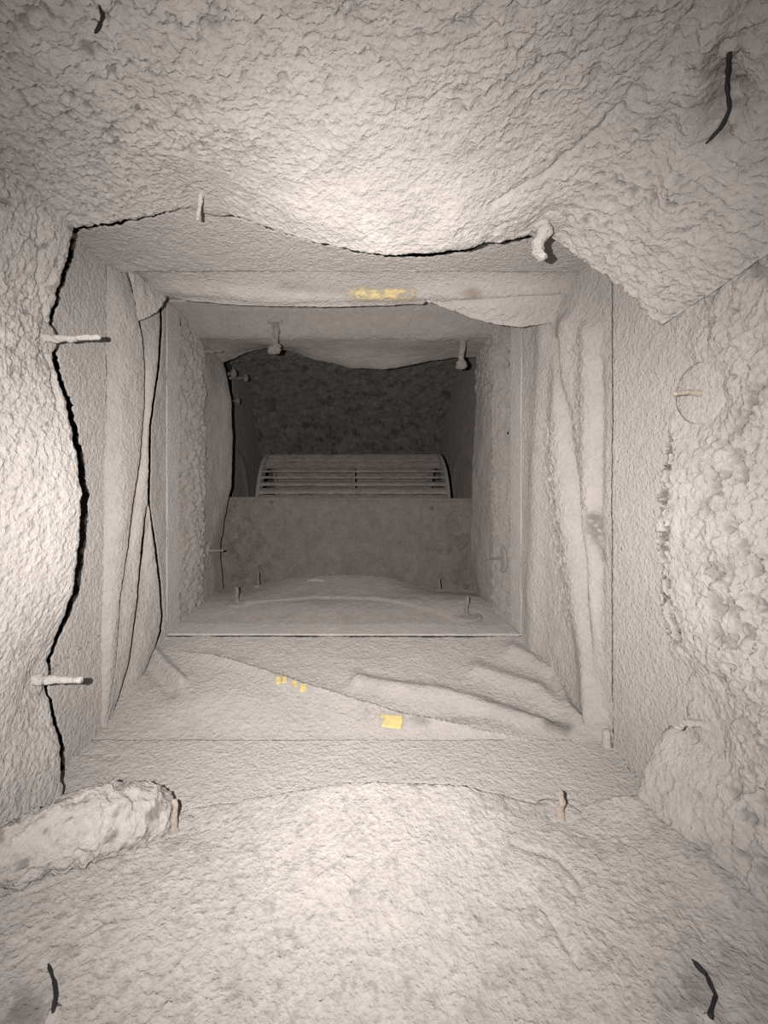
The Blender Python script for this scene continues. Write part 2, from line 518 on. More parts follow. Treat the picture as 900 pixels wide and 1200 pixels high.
def outline(key, axis, sign, lo, hi):
    """silhouette of a surface as the lens sees it: extreme of one pixel axis along the other, smoothed a little"""
    P, _ = SURF[key]
    x, y = pix(P)
    a, b = (y, x) if axis == 'x' else (x, y)
    ok = (P[..., 1] > 0.12)
    a, b = a[ok], b[ok]
    bins = np.arange(lo, hi, 2.0)
    k = np.digitize(a, bins)
    out = np.full(len(bins) + 1, -1e9)
    np.maximum.at(out, k, b * sign)
    out = out[1:] * sign
    good = np.abs(out) < 1e8
    return [(c + 1.0, o) for c, o, g in zip(bins, out, good) if g]

def jag(t, s, seed):
    q = np.stack([t * s, np.zeros_like(t) + seed * 3.7, np.zeros_like(t)], -1)
    return noise(q, 1.0, seed)

def edge_plate(name, side, lipline, shadow_gap, t0, t1, const, y_end, nt, nd, toward, feat, seed, label):
    """sheet metal strip whose dust crust breaks off just behind a liner lip: side 'x' = vertical wall, 'z' = floor or ceiling"""
    t = np.linspace(t0, t1, nt)
    e = interp(t, lipline) + shadow_gap(t)
    if side == 'x':
        Ys = F * const / (e - CX); lat = np.minimum.accumulate((CY - t) / F * Ys)
    else:
        Ys = F * const / (CY - e); lat = np.maximum.accumulate((t - CX) / F * Ys)
    v = np.linspace(0, 1, nd)[:, None]
    Y = Ys[None, :] + (y_end - Ys)[None, :] * v
    A = np.repeat(lat[None], nd, 0)
    K = np.full_like(A, const)
    B = np.stack([K, Y, A], -1) if side == 'x' else np.stack([A, Y, K], -1)
    px, py = pix(B)
    h = 0.0004 * fbm(B, 260, 3, 0.6, seed) + 0.0008 * fbm(B, 30, 3, 0.5, seed + 3)
    hh, T = feat(px, py, B)
    P = B + np.asarray(toward, float) * (h + hh)[..., None]
    o = link(name, grid_mesh(name, P, M['metal'], T))
    add_solid(o, 0.0012)
    return tag(o, label, kind='structure')
nofeat = lambda px, py, P: (0.00035 * fbm(P, 330, 2, 0.6, 9), np.zeros(px.shape + (4,)))
edge_plate('trim_1', 'x', outline('wall_left', 'x', 1, 230, 990), lambda t: 4.5 + 3.5 * blob(t, t, 560, 560, 170, 170) + 1.8 * jag(t, 0.12, 1) + 2.4 * jag(t, 0.32, 2), 236, 985, BX0, 0.344, 380, 40, (1, 0, 0), nofeat, 1, 'plain dusty sheet metal strip on the left beyond the near liner')
def band_right_feat(px, py, P):
    T = np.zeros(px.shape + (4,))
    g = fbm(P, 170, 3, 0.6, 111)
    return 0.0004 * fbm(P, 330, 2, 0.6, 8), T
add_solid(tag(plate('trim_2', [(BX1, 0.180, BZ0 - 0.006), (BX1, 0.180, BZ1), (BX1, 0.318, BZ0 - 0.006), (BX1, 0.318, BZ1)], 160, 50, 'metal', band_right_feat, toward=(-1, 0, 0), seed=2), 'dusty sheet metal strip on the right beside the crumbling liner edge', kind='structure'), 0.0012)
def band_top_feat(px, py, P):
    m = sstep(250, 150, px) * sstep(285, 320, py)
    return 0.0006 * fbm(P, 330, 3, 0.6, 18) + 0.002 * m * fbm(P, 90, 3, 0.6, 19), np.zeros(px.shape + (4,))
edge_plate('trim_3', 'z', outline('ceiling', 'y', 1, 60, 790), lambda t: -0.6 + 3.2 * sstep(240, 120, t) + 3.0 * blob(t, t, 500, 500, 70, 70) + 2.0 * jag(t, 0.06, 3) + 1.5 * jag(t, 0.25, 4), 62, 788, BZ1, 0.357, 380, 50, (0, 0, -1), band_top_feat, 3, 'stippled dusty sheet metal strip along the top above the yellow patch')
edge_plate('trim_4', 'z', outline('floor', 'y', -1, 40, 790), lambda t: -(-0.4 + 1.2 * blob(t, t, 540, 540, 90, 90) + 2.2 * jag(t, 0.09, 5) + 1.5 * jag(t, 0.3, 6)), 44, 788, BZ0, 0.325, 380, 50, (0, 0, 1), lambda px, py, P: (0.0005 * fbm(P, 300, 3, 0.6, 28) + 0.0016 * blob(px, py, 110, 880, 60, 20) * fbm(P, 200, 2, 0.5, 3), np.zeros(px.shape + (4,))), 4, 'dusty sheet metal strip along the bottom in front of the canvas')

# ================================================================== FLEXIBLE CANVAS CONNECTOR
FX0, FX1, FZ0, FZ1, YF = -0.2154, 0.191, -0.2007, 0.184, 0.47
conn = empty('flexible_connector', (0, 0.40, FZ0))
tag(conn, 'creased dusty canvas duct connector clamped in a rectangular metal rail', 'duct connector')
def cpart(o):
    o.matrix_parent_inverse = Matrix.Translation(conn.location).inverted()
    return o

# bottom panel
def bot_feat(px, py, P):
    main = [(185, 760), (250, 775), (330, 800), (400, 822), (470, 843), (560, 858), (665, 872)]
    d, s = polydist(px, py, main)
    near = np.where(s > 0, 1.0, 0.0)               # below the crease in the picture = nearer the lens
    h = 0.0085 * np.exp(-d / 20) * near + 0.0016 * np.exp(-(d / 9) ** 2) * (1 - near)
    h *= sstep(180, 260, px) * sstep(700, 600, px)
    h += 0.0060 * ridge(px, py, [(420, 800), (520, 815), (600, 838), (690, 872)], 8)
    h += 0.0060 * ridge(px, py, [(560, 785), (630, 808), (668, 845), (700, 874)], 9)
    h += 0.0055 * ridge(px, py, [(600, 762), (650, 790), (665, 830), (712, 882)], 7)
    h += 0.0060 * ridge(px, py, [(178, 764), (212, 802)], 7) - 0.003 * ridge(px, py, [(172, 780), (200, 812)], 8)
    h += 0.0050 * blob(px, py, 250, 820, 70, 26)
    h -= 0.0030 * blob(px, py, 520, 835, 80, 10) + 0.002 * blob(px, py, 600, 790, 50, 14)
    h *= sstep(0.321, 0.345, P[..., 1])
    h += 0.0006 * fbm(P, 200, 3, 0.6, 121) + 0.002 * fbm(P, 22, 3, 0.5, 123)
    T = np.zeros(px.shape + (4,))
    g = fbm(P, 130, 3, 0.6, 125)
    tint_add(T, 0.7 * ridge(px, py, [(642, 852), (664, 858)], 6), (0.111, 0.100, 0.089))
    tint_add(T, 0.5 * ridge(px, py, [(430, 838), (500, 851)], 5) * sstep(-0.3, 0.4, g), (0.178, 0.163, 0.148))
    tint_add(T, 0.5 * ridge(px, py, [(570, 820), (650, 850)], 6) * sstep(-0.3, 0.4, g), (0.178, 0.163, 0.148))
    tint_add(T, 0.85 * ridge(px, py, [(448, 846), (470, 849)], 3) + 0.6 * ridge(px, py, [(325, 799), (356, 807)], 2.5), (0.459, 0.348, 0.133))
    return h, T
cpart(plate('bottom_panel', [(BX0 - 0.006, 0.321, BZ0 - 0.0012), (BX1 + 0.010, 0.321, BZ0 - 0.0012), (FX0 - 0.006, YF - 0.003, FZ0), (FX1 + 0.012, YF - 0.003, FZ0)], 420, 150, 'fabric', bot_feat, toward=(0, 0, 1), parent=conn, seed=31, key='canvas_floor'))

# right panel
def rp_feat(px, py, P):
    h = 0.0045 * ridge(px, py, [(640, 340), (632, 500), (624, 760)], 9)
    h += 0.0070 * ridge(px, py, [(668, 380), (656, 480), (660, 560), (672, 660), (690, 780), (706, 882)], 11)
    h -= 0.0050 * ridge(px, py, [(655, 400), (668, 520), (685, 640), (702, 800)], 5)
    h += 0.0058 * ridge(px, py, [(690, 385), (690, 520), (692, 620), (700, 760), (708, 880)], 9)
    h -= 0.0030 * ridge(px, py, [(702, 420), (702, 600), (708, 820)], 5)
    rough = ridge(px, py, [(680, 390), (680, 480), (690, 600)], 14) + ridge(px, py, [(650, 500), (655, 600), (670, 720)], 16)
    h += np.clip(rough, 0, 1) * 0.0026 * fbm(P * np.array([1, 1.0, 1.0]), 230, 3, 0.7, 131)
    h *= sstep(0.316, 0.335, P[..., 1])
    h += 0.0005 * fbm(P, 220, 3, 0.6, 133) + 0.0018 * fbm(P, 24, 3, 0.5, 135)
    T = np.zeros(px.shape + (4,))
    tint_add(T, (0.8 * ridge(px, py, [(699, 605), (700, 622)], 5) + 0.5 * ridge(px, py, [(700, 628), (706, 655)], 3)) * sstep(-0.45, 0.05, fbm(P, 300, 3, 0.6, 139)), (0.126, 0.111, 0.092))
    return h, T
cpart(plate('right_panel', [(BX1 + 0.0008, 0.316, BZ0 - 0.014), (BX1 + 0.0008, 0.316, BZ1 + 0.004), (FX1, YF - 0.003, FZ0 - 0.012), (FX1, YF - 0.003, FZ1 + 0.004)], 320, 150, 'fabric', rp_feat, toward=(-1, 0, 0), parent=conn, seed=33, key='canvas_right'))

# left: a back panel and three folds hanging in front of one another
def fold(name, edge, left_px, x_left, x_edge, seed, nu=70, nv=260, wav=0.0):
    """canvas fold on the left side: rises from the frame line at left_px(py) to a free edge following `edge` [(py,px)..], then curls back"""
    ys = np.linspace(edge[0][0], edge[-1][0], nv)
    ex = interp(ys, edge)
    lx = interp(ys, left_px) if isinstance(left_px, list) else np.full_like(ys, left_px)
    lx = np.minimum(lx, ex - 0.8)
    s = np.linspace(0, 1, nu)
    S, YS = np.meshgrid(s, ys)
    px = lx[:, None] + (ex - lx)[:, None] * S
    xe = interp(ys, x_edge) if isinstance(x_edge, list) else np.full_like(ys, x_edge)
    X = x_left + (xe[:, None] - x_left) * np.sin(S * math.pi / 2) ** 1.15
    Yd = F * X / (px - CX)
    Z = (CY - YS) / F * Yd
    P = np.stack([X, Yd, Z], -1)
    P[..., 0] += 0.0006 * fbm(P, 200, 3, 0.6, seed) + 0.002 * fbm(P, 35, 2, 0.5, seed + 2) * np.sin(S * math.pi)
    # curl back outward behind the edge
    last = P[:, -1:, :]
    c = []
    for k in range(1, 6):
        q = last.copy()
        q[..., 0] -= 0.0035 * k
        q[..., 1] += 0.0012 * k * (1 if k < 3 else 0.9)
        c.append(q)
    P = np.concatenate([P] + c, 1)
    me = grid_mesh(name, P, M['fabric'])
    o = cpart(link(name, me, conn))
    add_solid(o, 0.0010, 0)
    return o
B_up = [(346, 185), (380, 187), (430, 184), (470, 178), (500, 174), (560, 173), (590, 172)]
D_low = [(608, 168), (672, 162), (716, 158), (776, 150), (816, 138), (850, 127), (862, 123)]
front = [(300, 139), (320, 148), (345, 156), (370, 160), (395, 166), (430, 169), (480, 168), (540, 163), (590, 155), (640, 149), (700, 140), (780, 135), (830, 128), (868, 121)]
rear = [(560, 170), (590, 173), (640, 180), (690, 186), (722, 188), (740, 186), (758, 181), (785, 170), (820, 152), (862, 128)]
def shift(line, d): return [(a, b + d) for a, b in line]
fold('front_fold', front, [(300, 122), (868, 117)], -0.2092, [(300, -0.205), (360, -0.199), (600, -0.198), (868, -0.207)], 201)
fold('middle_fold', B_up + D_low, [(346, 159), (395, 168), (430, 168), (480, 167), (540, 164), (590, 156.5), (640, 151), (700, 142), (780, 136), (830, 129), (862, 121)], -0.205, [(346, -0.203), (450, -0.199), (620, -0.200), (760, -0.203), (862, -0.208)], 211)
fold('rear_fold', rear, [(560, 172), (590, 175), (608, 171), (672, 164.5), (716, 160), (776, 152), (816, 140), (850, 129), (862, 124)], -0.212, [(560, -0.206), (640, -0.205), (758, -0.207), (862, -0.209)], 221, nv=170)
# the flat part behind the folds, up to the second frame
lp_left = [(300, 160), (346, 188.5), (380, 190.5), (430, 187.5), (470, 181.5), (500, 177.5), (560, 176.5), (590, 176), (640, 183.5), (690, 190), (722, 192), (740, 190), (758, 183), (785, 171), (820, 153), (868, 124)]  # starts clear of the folds; the open gap stands in for their shadow
fold('left_panel', [(300, 200), (340, 195.5), (760, 195.5), (800, 176), (868, 140)], lp_left, -0.2150, -0.2152, 231, nu=40)

# top panel: a sagging roll with a second lobe at the right
top_edge = [(150, 325), (190, 344), (220, 353), (260, 356), (330, 358), (380, 360), (440, 358), (490, 356), (520, 361), (570, 377), (610, 384), (660, 375), (705, 356), (730, 345)]
def top_panel():
    nu, nv = 420, 110
    u = np.linspace(0, 1, nu)
    pxe = 150 + u * 575
    ye = interp(pxe, top_edge)
    k = np.ones(9) / 9
    ye = np.convolve(np.pad(ye, 4, mode='edge'), k, mode='valid')
    Ye = 0.402
    Xe = (pxe - CX) / F * Ye
    Ze = (CY - ye) / F * Ye
    Xs = BX0 + 0.002 + u * (BX1 - BX0 - 0.004)
    Xf = FX0 + 0.002 + u * (FX1 - FX0 - 0.004)
    P = np.zeros((nv, nu, 3))
    for i, t in enumerate(np.linspace(0, 1, nv)):
        if t < 0.7:
            a = t / 0.7
            Y = 0.3565 + (Ye - 0.3565) * a
            x = Xs + (Xe - Xs) * a
            z = BZ1 - 0.0005 + (Ze - BZ1) * (a ** 1.5)
        else:
            a = (t - 0.7) / 0.3
            Y = Ye + 0.004 * math.sin(min(a * 3, 1) * math.pi / 2) + (YF - Ye - 0.004) * max(0, a - 0.3) / 0.7
            x = Xe + (Xf - Xe) * a
            z = Ze + (FZ1 - Ze) * (1 - (1 - a) ** 2)
        P[i, :, 0] = x; P[i, :, 1] = Y; P[i, :, 2] = z
    px, py = pix(P)
    h = 0.0006 * fbm(P, 210, 3, 0.6, 231) + 0.0012 * fbm(P, 30, 3, 0.5, 233)
    h += 0.0015 * ridge(px, py, [(500, 352), (560, 366), (620, 372)], 9) * fbm(P, 260, 2, 0.6, 235) * 1.5
    h += 0.003 * ridge(px, py, [(180, 338), (330, 348), (480, 345), (700, 338)], 7)
    h -= 0.0035 * ridge(px, py, [(500, 358), (560, 354), (620, 350), (705, 345)], 3.5)
    P[..., 2] -= h
    px, py = pix(P)
    T = np.zeros(P.shape[:2] + (4,))
    g = fbm(P, 160, 3, 0.6, 237)
    tint_add(T, 0.95 * np.clip(1.4 * ridge(px, py, [(416, 344), (478, 345)], 8), 0, 1) * sstep(-0.9, 0.3, g), (0.42, 0.34, 0.17))
    tint_add(T, 0.7 * blob(px, py, 553, 344, 9, 6), (0.237, 0.167, 0.081))
    tint_add(T, 0.35 * ridge(px, py, [(330, 335), (410, 342)], 5), (0.311, 0.266, 0.178))
    me = grid_mesh('top_panel', P, M['fabric'], T)
    o = cpart(link('top_panel', me, conn))
    return o
top_panel()
# small folded tab in the upper left corner of the canvas
def corner_tab():
    nu, nv = 40, 40
    u = np.linspace(0, 1, nu); v = np.linspace(0, 1, nv)
    U, V = np.meshgrid(u, v)
    a, b, c = P3(150, 316, 0.352), P3(196, 344, 0.408), P3(163, 376, 0.372)
    P = a + (b - a) * (V * (1 - U))[..., None] + (c - a) * (V * U)[..., None]
    P[..., 0] += 0.004 * np.sin(U * math.pi) * V + 0.002 * fbm(P, 120, 3, 0.6, 241)
    P[..., 2] -= 0.004 * np.sin(U * math.pi) * V
    o = cpart(link('corner_fold', grid_mesh('corner_fold', P, M['fabric']), conn))
    add_solid(o, 0.0010, 0)
corner_tab()

# bolt at the lower right corner of the canvas frame
def lathe(name, prof, seg, mat, parent=None, jitter=0.0, smooth=True):
    bm = bmesh.new()
    rings = []
    rnd = random.Random(hash(name) % 1000 if False else len(prof) * 7 + seg)
    for r, z in prof:
        if r < 1e-6:
            rings.append([bm.verts.new((0, 0, z))])
        else:
            rings.append([bm.verts.new((r * (1 + rnd.uniform(-jitter, jitter)) * math.cos(2 * math.pi * k / seg), r * (1 + rnd.uniform(-jitter, jitter)) * math.sin(2 * math.pi * k / seg), z + rnd.uniform(-jitter, jitter) * r * 0.4)) for k in range(seg)])
    for a, b in zip(rings[:-1], rings[1:]):
        for k in range(seg):
            k2 = (k + 1) % seg
            if len(a) == 1 and len(b) > 1: bm.faces.new((a[0], b[k2], b[k]))
            elif len(b) == 1 and len(a) > 1: bm.faces.new((a[k], a[k2], b[0]))
            elif len(a) > 1: bm.faces.new((a[k], a[k2], b[k2], b[k]))
    bmesh.ops.recalc_face_normals(bm, faces=bm.faces)
    me = bpy.data.meshes.new(name)
    bm.to_mesh(me); bm.free()
    for p in me.polygons: p.use_smooth = smooth
    me.materials.append(mat)
    return link(name, me, parent)

# ================================================================== SECOND FRAME AND INNER LINER
frame = conn                                       # the rail the canvas is clamped into
fpart = cpart
YM = 0.505
add_solid(fpart(plate('left_rail', [(FX0, YF - 0.002, FZ0), (FX0, YF - 0.002, FZ1), (FX0 + 0.001, YM, FZ0), (FX0 + 0.001, YM, FZ1)], 140, 16, 'metal', toward=(1, 0, 0), parent=frame, seed=41)), 0.0012)
add_solid(fpart(plate('right_rail', [(FX1, YF - 0.002, FZ0), (FX1, YF - 0.002, FZ1), (FX1 - 0.001, YM, FZ0), (FX1 - 0.001, YM, FZ1)], 140, 16, 'metal', toward=(-1, 0, 0), parent=frame, seed=42)), 0.0012)
add_solid(fpart(plate('top_rail', [(FX0, YF - 0.002, FZ1), (FX1, YF - 0.002, FZ1), (FX0, YM, FZ1), (FX1, YM, FZ1)], 140, 16, 'metal', toward=(0, 0, -1), parent=frame, seed=43)), 0.0012)
add_solid(fpart(plate('bottom_rail', [(FX0, YF - 0.002, FZ0 + 0.002), (FX1, YF - 0.002, FZ0 + 0.002), (FX0, YM + 0.02, FZ0 + 0.001), (FX1, YM + 0.02, FZ0 + 0.001)], 200, 20, 'metal', toward=(0, 0, 1), parent=frame, seed=44)), 0.0012)
# raised bright ledge of the bottom rail
def bar(name, a, b, r, mat, parent, n=60, seed=0):
    a, b = np.array(a, float), np.array(b, float)
    t = np.linspace(0, 1, n)
    th = np.linspace(0, 2 * math.pi, 9)
    d = (b - a) / np.linalg.norm(b - a)
    e1 = np.cross(d, (0, 0, 1.0)) if abs(d[2]) < 0.9 else np.cross(d, (1.0, 0, 0))
    e1 /= np.linalg.norm(e1); e2 = np.cross(d, e1)
    C = a + (b - a) * t[:, None]
    P = C[:, None, :] + r * (np.cos(th)[None, :, None] * e1 + np.sin(th)[None, :, None] * e2)
    P = P + (0.25 * r * fbm(P, 200, 2, 0.5, seed))[..., None] * e2
    return link(name, grid_mesh(name, P, mat), parent)
fpart(bar('ledge', (FX0 + 0.004, YF - 0.001, FZ0 + 0.002), (FX1 - 0.003, YF - 0.001, FZ0 + 0.001), 0.0011, M['metal'], frame, 120, 5))
YL = 0.64
LX0, LX1, LZ0, LZ1 = -0.200, 0.178, -0.187, 0.160
def inner_liner(name, base, toward, thick, nu, feat, lip, label, ramp=0.03, seed=0, back=0.03):
    """base(u, Y) on the inner plane; starts with a torn ramp at Y=.497"""
    rows = []
    for t in np.linspace(0, 1, 34):
        rows.append((0.497 + ramp * t, thick * (1 - math.sin(t * math.pi / 2)), 1.0))
    for y in np.linspace(0.497 + ramp, YL - 0.005, 60)[1:]:
        rows.append((y, 0, 0.0))
    for th in np.linspace(0, math.pi / 2, 8)[1:]:
        rows.append((YL - 0.005 + 0.005 * math.sin(th), 0.005 * (1 - math.cos(th)), 0.0))
    for k in np.linspace(0, 1, 5)[1:]:
        rows.append((YL - 0.004 * k, 0.005 + (back - 0.005) * k, -1.0))
    R = np.array(rows)
    U, Y = np.meshgrid(np.linspace(0, 1, nu), R[:, 0])
    D = np.repeat(R[:, 1][:, None], nu, 1)
    W = np.repeat(np.maximum(R[:, 2], 0)[:, None], nu, 1)
    n = np.asarray(toward, float)
    B = base(U, Y) + (lip(U) * np.exp(-(np.maximum(YL - Y, 0) / 0.05) ** 2))[..., None] * n
    px, py = pix(B)
    h, T = feat(px, py, B, W)
    P = B + n * (h * np.where(R[:, 2] < 0, 0, 1)[:, None] - D)[..., None]
    P[..., 1] += 0.003 * fbm(P, 150, 3, 0.6, seed) * np.exp(-(np.maximum(YL - Y, 0) / 0.015) ** 2)
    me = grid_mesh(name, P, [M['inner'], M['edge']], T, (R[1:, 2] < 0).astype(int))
    o = link(name, me)
    tag(o, label, kind='structure')
    keep(name, P[:len(R) - 5], n)
    return o
def lump(P, W, s=1.0, seed=0):
    return W * (0.0030 * np.abs(fbm(P, 120, 3, 0.6, seed)) * s + 0.0022 * s * fbm(P, 240, 2, 0.6, seed + 1))
ilx = [(380, 262), (420, 262), (470, 272), (530, 274), (570, 272), (610, 264), (640, 258), (690, 262)]
def il_left_lip(U):
    px, py = pix(il_left(U, np.full_like(U, YL)))
    return np.clip((interp(py, ilx) - px) * YL / F, -0.008, 0.02)
def il_left(U, Y): return np.stack([np.full_like(U, LX0), Y, FZ0 - 0.004 + U * (FZ1 - FZ0 + 0.008)], -1)
def il_left_feat(px, py, P, W):
    h = lump(P, W, 1.7, 251) + 0.0007 * fbm(P, 150, 3, 0.6, 253) + 0.002 * fbm(P, 25, 2, 0.5, 255)
    h += 0.005 * W * blob(px, py, 215, 370, 14, 30)
    T = np.zeros(px.shape + (4,))
    tint_add(T, 0.6 * blob(px, py, 212, 715, 10, 9), (0.163, 0.148, 0.133))
    return h, T
inner_liner('wall_inner_left', il_left, (1, 0, 0), 0.0156, 200, il_left_feat, il_left_lip, 'inner liner on the left with a lumpy torn strip in front', ramp=0.046, seed=1)
irx = [(380, 560), (420, 562), (470, 558), (540, 553), (600, 552), (650, 551), (700, 555)]
def il_right(U, Y): return np.stack([np.full_like(U, LX1), Y, FZ0 - 0.004 + U * (FZ1 - FZ0 + 0.008)], -1)
def il_right_lip(U):
    px, py = pix(il_right(U, np.full_like(U, YL)))
    return np.clip((px - interp(py, irx)) * YL / F, -0.012, 0.02)
def il_right_feat(px, py, P, W):
    top = sstep(520, 400, py)
    h = lump(P, W, 1.5, 261) + (0.0009 + 0.0048 * top) * fbm(P, 140, 4, 0.65, 263) + 0.002 * fbm(P, 25, 2, 0.5, 265)
    h -= 0.003 * np.clip(1.5 * blob(px, py, 587, 655, 14, 22), 0, 1) * 0.4
    return h, np.zeros(px.shape + (4,))
inner_liner('wall_inner_right', il_right, (-1, 0, 0), 0.0125, 200, il_right_feat, il_right_lip, 'inner liner on the right with crusted lumps near its top', ramp=0.03, seed=2)
ity = [(220, 428), (262, 424), (290, 415), (315, 408), (345, 412), (370, 424), (410, 431), (450, 433), (490, 426), (530, 419), (560, 421), (600, 424)]
def il_top(U, Y): return np.stack([FX0 - 0.004 + U * (FX1 - FX0 + 0.008), Y, np.full_like(U, LZ1)], -1)
def il_top_lip(U):
    px, py = pix(il_top(U, np.full_like(U, YL)))
    return np.clip((interp(px, ity) - py) * YL / F, -0.015, 0.022)
def il_top_feat(px, py, P, W):
    h = lump(P, W, 0.4, 271) + 0.0006 * fbm(P, 150, 3, 0.6, 273) + 0.003 * fbm(P, 20, 2, 0.5, 275)
    return h, np.zeros(px.shape + (4,))
inner_liner('ceiling_inner', il_top, (0, 0, -1), 0.024, 240, il_top_feat, il_top_lip, 'inner liner sagging along the top of the blower outlet', ramp=0.04, seed=3)
iby = [(220, 690), (262, 689), (300, 685), (340, 677), (400, 673), (450, 675), (480, 682), (510, 690), (550, 692), (600, 692)]
def il_bot(U, Y): return np.stack([FX0 - 0.004 + U * (FX1 - FX0 + 0.008), Y, np.full_like(U, LZ0)], -1)
def il_bot_lip(U):
    px, py = pix(il_bot(U, np.full_like(U, YL)))
    return np.clip((py - interp(px, iby)) * YL / F, -0.015, 0.02)
def il_bot_feat(px, py, P, W):
    edge = [(266, 712), (300, 706), (370, 700), (440, 702), (500, 711), (560, 724)]
    d, s = polydist(px, py, edge)
    up = np.where(s > 0, np.exp(-d / 12) * -0.0008, 0.0022 * np.exp(-d / 30)) * sstep(255, 290, px) * sstep(575, 540, px)
    h = lump(P, W, 0.25, 281) + 0.0007 * fbm(P, 150, 3, 0.6, 283) + 0.002 * fbm(P, 25, 2, 0.5, 285) + up
    return h, np.zeros(px.shape + (4,))
inner_liner('floor_inner', il_bot, (0, 0, 1), 0.0137, 260, il_bot_feat, il_bot_lip, 'inner liner on the bottom humped before the blower plate', ramp=0.05, seed=4)

# ================================================================== BLOWER
house = empty('blower_housing', (0, 0.80, -0.25))
tag(house, 'dark dirty blower housing at the far end of the duct', 'blower housing')
def hpart(o):
    o.matrix_parent_inverse = Matrix.Translation(house.location).inverted()
    return o
HX0, HX1 = -0.238, 0.216
WC = (0.80, -0.090)             # wheel axis (Y, Z)
def side_feat(px, py, P):
    r = np.hypot(P[..., 1] - WC[0], P[..., 2] - WC[1])
    return 0.0010 * fbm(P, 120, 4, 0.65, 291) + 0.004 * np.exp(-((r - 0.105) / 0.012) ** 2), np.zeros(px.shape + (4,))
add_solid(hpart(plate('side_panel', [(HX0, 0.800, -0.33), (HX0, 0.800, 0.22), (HX0, 1.10, -0.33), (HX0, 1.10, 0.22)], 140, 120, 'blower', side_feat, toward=(1, 0, 0), parent=house, seed=51)), 0.0015)  # starts deep so an open gap makes the lip's black shadow line
add_solid(hpart(plate('side_panel', [(HX1, 0.632, -0.33), (HX1, 0.632, 0.22), (HX1, 1.10, -0.33), (HX1, 1.10, 0.22)], 140, 120, 'blower', side_feat, toward=(-1, 0, 0), parent=house, seed=52)), 0.0015)
def scroll():
    nu, nv = 200, 220
    U, V = np.meshgrid(np.linspace(0, 1, nu), np.linspace(0, 1, nv))
    X = HX0 + U * (HX1 - HX0)
    prof = [(0.632, 0.195), (0.76, 0.192)]
    for a in np.linspace(90, -90, 30):
        rr = 0.275 - 0.03 * (90 - a) / 180
        prof.append((0.79 + rr * math.cos(math.radians(a)) * 0.95, -0.085 + rr * math.sin(math.radians(a))))
    prof.append((0.66, -0.33))
    pr = np.array(prof)
    s = np.r_[0, np.cumsum(np.hypot(*np.diff(pr, axis=0).T))]; s /= s[-1]
    Y = np.interp(V, s, pr[:, 0]); Z = np.interp(V, s, pr[:, 1])
    P = np.stack([X, Y, Z], -1)
    n = normals(P, np.array((0, -0.7, -0.1)))
    c = np.stack([np.zeros_like(Y), WC[0] - Y, WC[1] - Z], -1)
    c /= np.linalg.norm(c, axis=-1, keepdims=True)
    h = 0.009 * np.maximum(fbm(P, 80, 4, 0.65, 301), -0.2) + 0.009 * flakes(np.stack([X, V * 0.9], -1) + 0.004 * noise(P, 60, 4)[..., None], 70, (0.2, 0.8), 303) * 0.6
    P = P + c * h[..., None]
    T = np.zeros(P.shape[:2] + (4,))
    g = fbm(P, 60, 4, 0.65, 305)
    tint_add(T, 0.65 * sstep(0.12, 0.4, g), (0.022, 0.021, 0.019))
    o = hpart(link('scroll_sheet', grid_mesh('scroll_sheet', P, M['dim_dirt'], T), house))
    return o
scroll()

# cutoff plate
PX0, PX1 = -0.221, 0.199
def cut_feat(px, py, P):
    h = 0.0026 * (0.4 + 0.6 * sstep(340, 300, px)) * fbm(P, 260, 3, 0.7, 311) + 0.0014 * fbm(P, 170, 4, 0.65, 313)
    h += 0.0032 * ridge(px, py, [(337, 590), (336, 690)], 3) + 0.0024 * ridge(px, py, [(490, 590), (490, 690)], 3)
    h += 0.0035 * sstep(588, 582, py)
    T = np.zeros(px.shape + (4,))
    g = fbm(P, 120, 3, 0.6, 315)
    tint_add(T, 0.5 * sstep(0.1, 0.5, g) * sstep(340, 290, px), (0.111, 0.100, 0.090))
    tint_add(T, 0.5 * sstep(0.1, 0.5, g) * sstep(500, 540, px), (0.126, 0.115, 0.104))
    return h, T
cp = hpart(plate('cutoff_plate', [(PX0, 0.676, -0.215), (PX1, 0.676, -0.215), (PX0, 0.688, -0.064), (PX1, 0.688, -0.064)], 260, 100, 'blower', cut_feat, toward=(0, -1, 0), parent=house, seed=53))
add_solid(cp, 0.002)
cpi = Matrix.Translation(house.location).inverted()
lip = bar('rolled_edge', (PX0, 0.689, -0.064), (PX1, 0.689, -0.066), 0.0034, M['blower'], cp, 220, 9)
for (sx, sy) in ((318, 589), (506, 596)):
    p = P3(sx, sy, 0.6845)
    s = lathe('screw', [(0, 0.003), (0.003, 0.0028), (0.0036, 0.0015), (0.0036, -0.002)], 6, M['dim_dirt'], cp, smooth=False)
    s.matrix_local = Matrix.Translation(Vector(p)) @ Matrix.Rotation(math.radians(90), 4, 'X')

# blower wheel: forward-curved blades between two end rings and a centre disc
wheel = empty('squirrel_cage_fan', (-0.003, WC[0], WC[1]))
tag(wheel, 'dirty squirrel cage fan drum with many thin blades behind the plate', 'blower fan')
WX0, WX1, WR = -0.166, 0.162, 0.102
NB = 44
bm = bmesh.new()
prof = []
for k in range(6):                                  # curved blade cross-section, about 17 mm deep
    t = k / 5
    prof.append((WR - 0.015 * (1 - t) ** 1.6, 0.0140 * t - 0.007))
half = 0.0007
nseg = 24
for side in (0, 1):
    pass
vt = []
rr = random.Random(5)
for i in range(nseg + 1):
    x = WX0 + (WX1 - WX0) * i / nseg
    ring = []
    th = half + 0.0011 * rr.random()
    for (r, o_) in prof:
        ring.append(bm.verts.new((x, r + rr.uniform(-.0003, .0003), o_ + th)))
    for (r, o_) in reversed(prof):
        ring.append(bm.verts.new((x, r + rr.uniform(-.0003, .0003), o_ - th)))
    vt.append(ring)
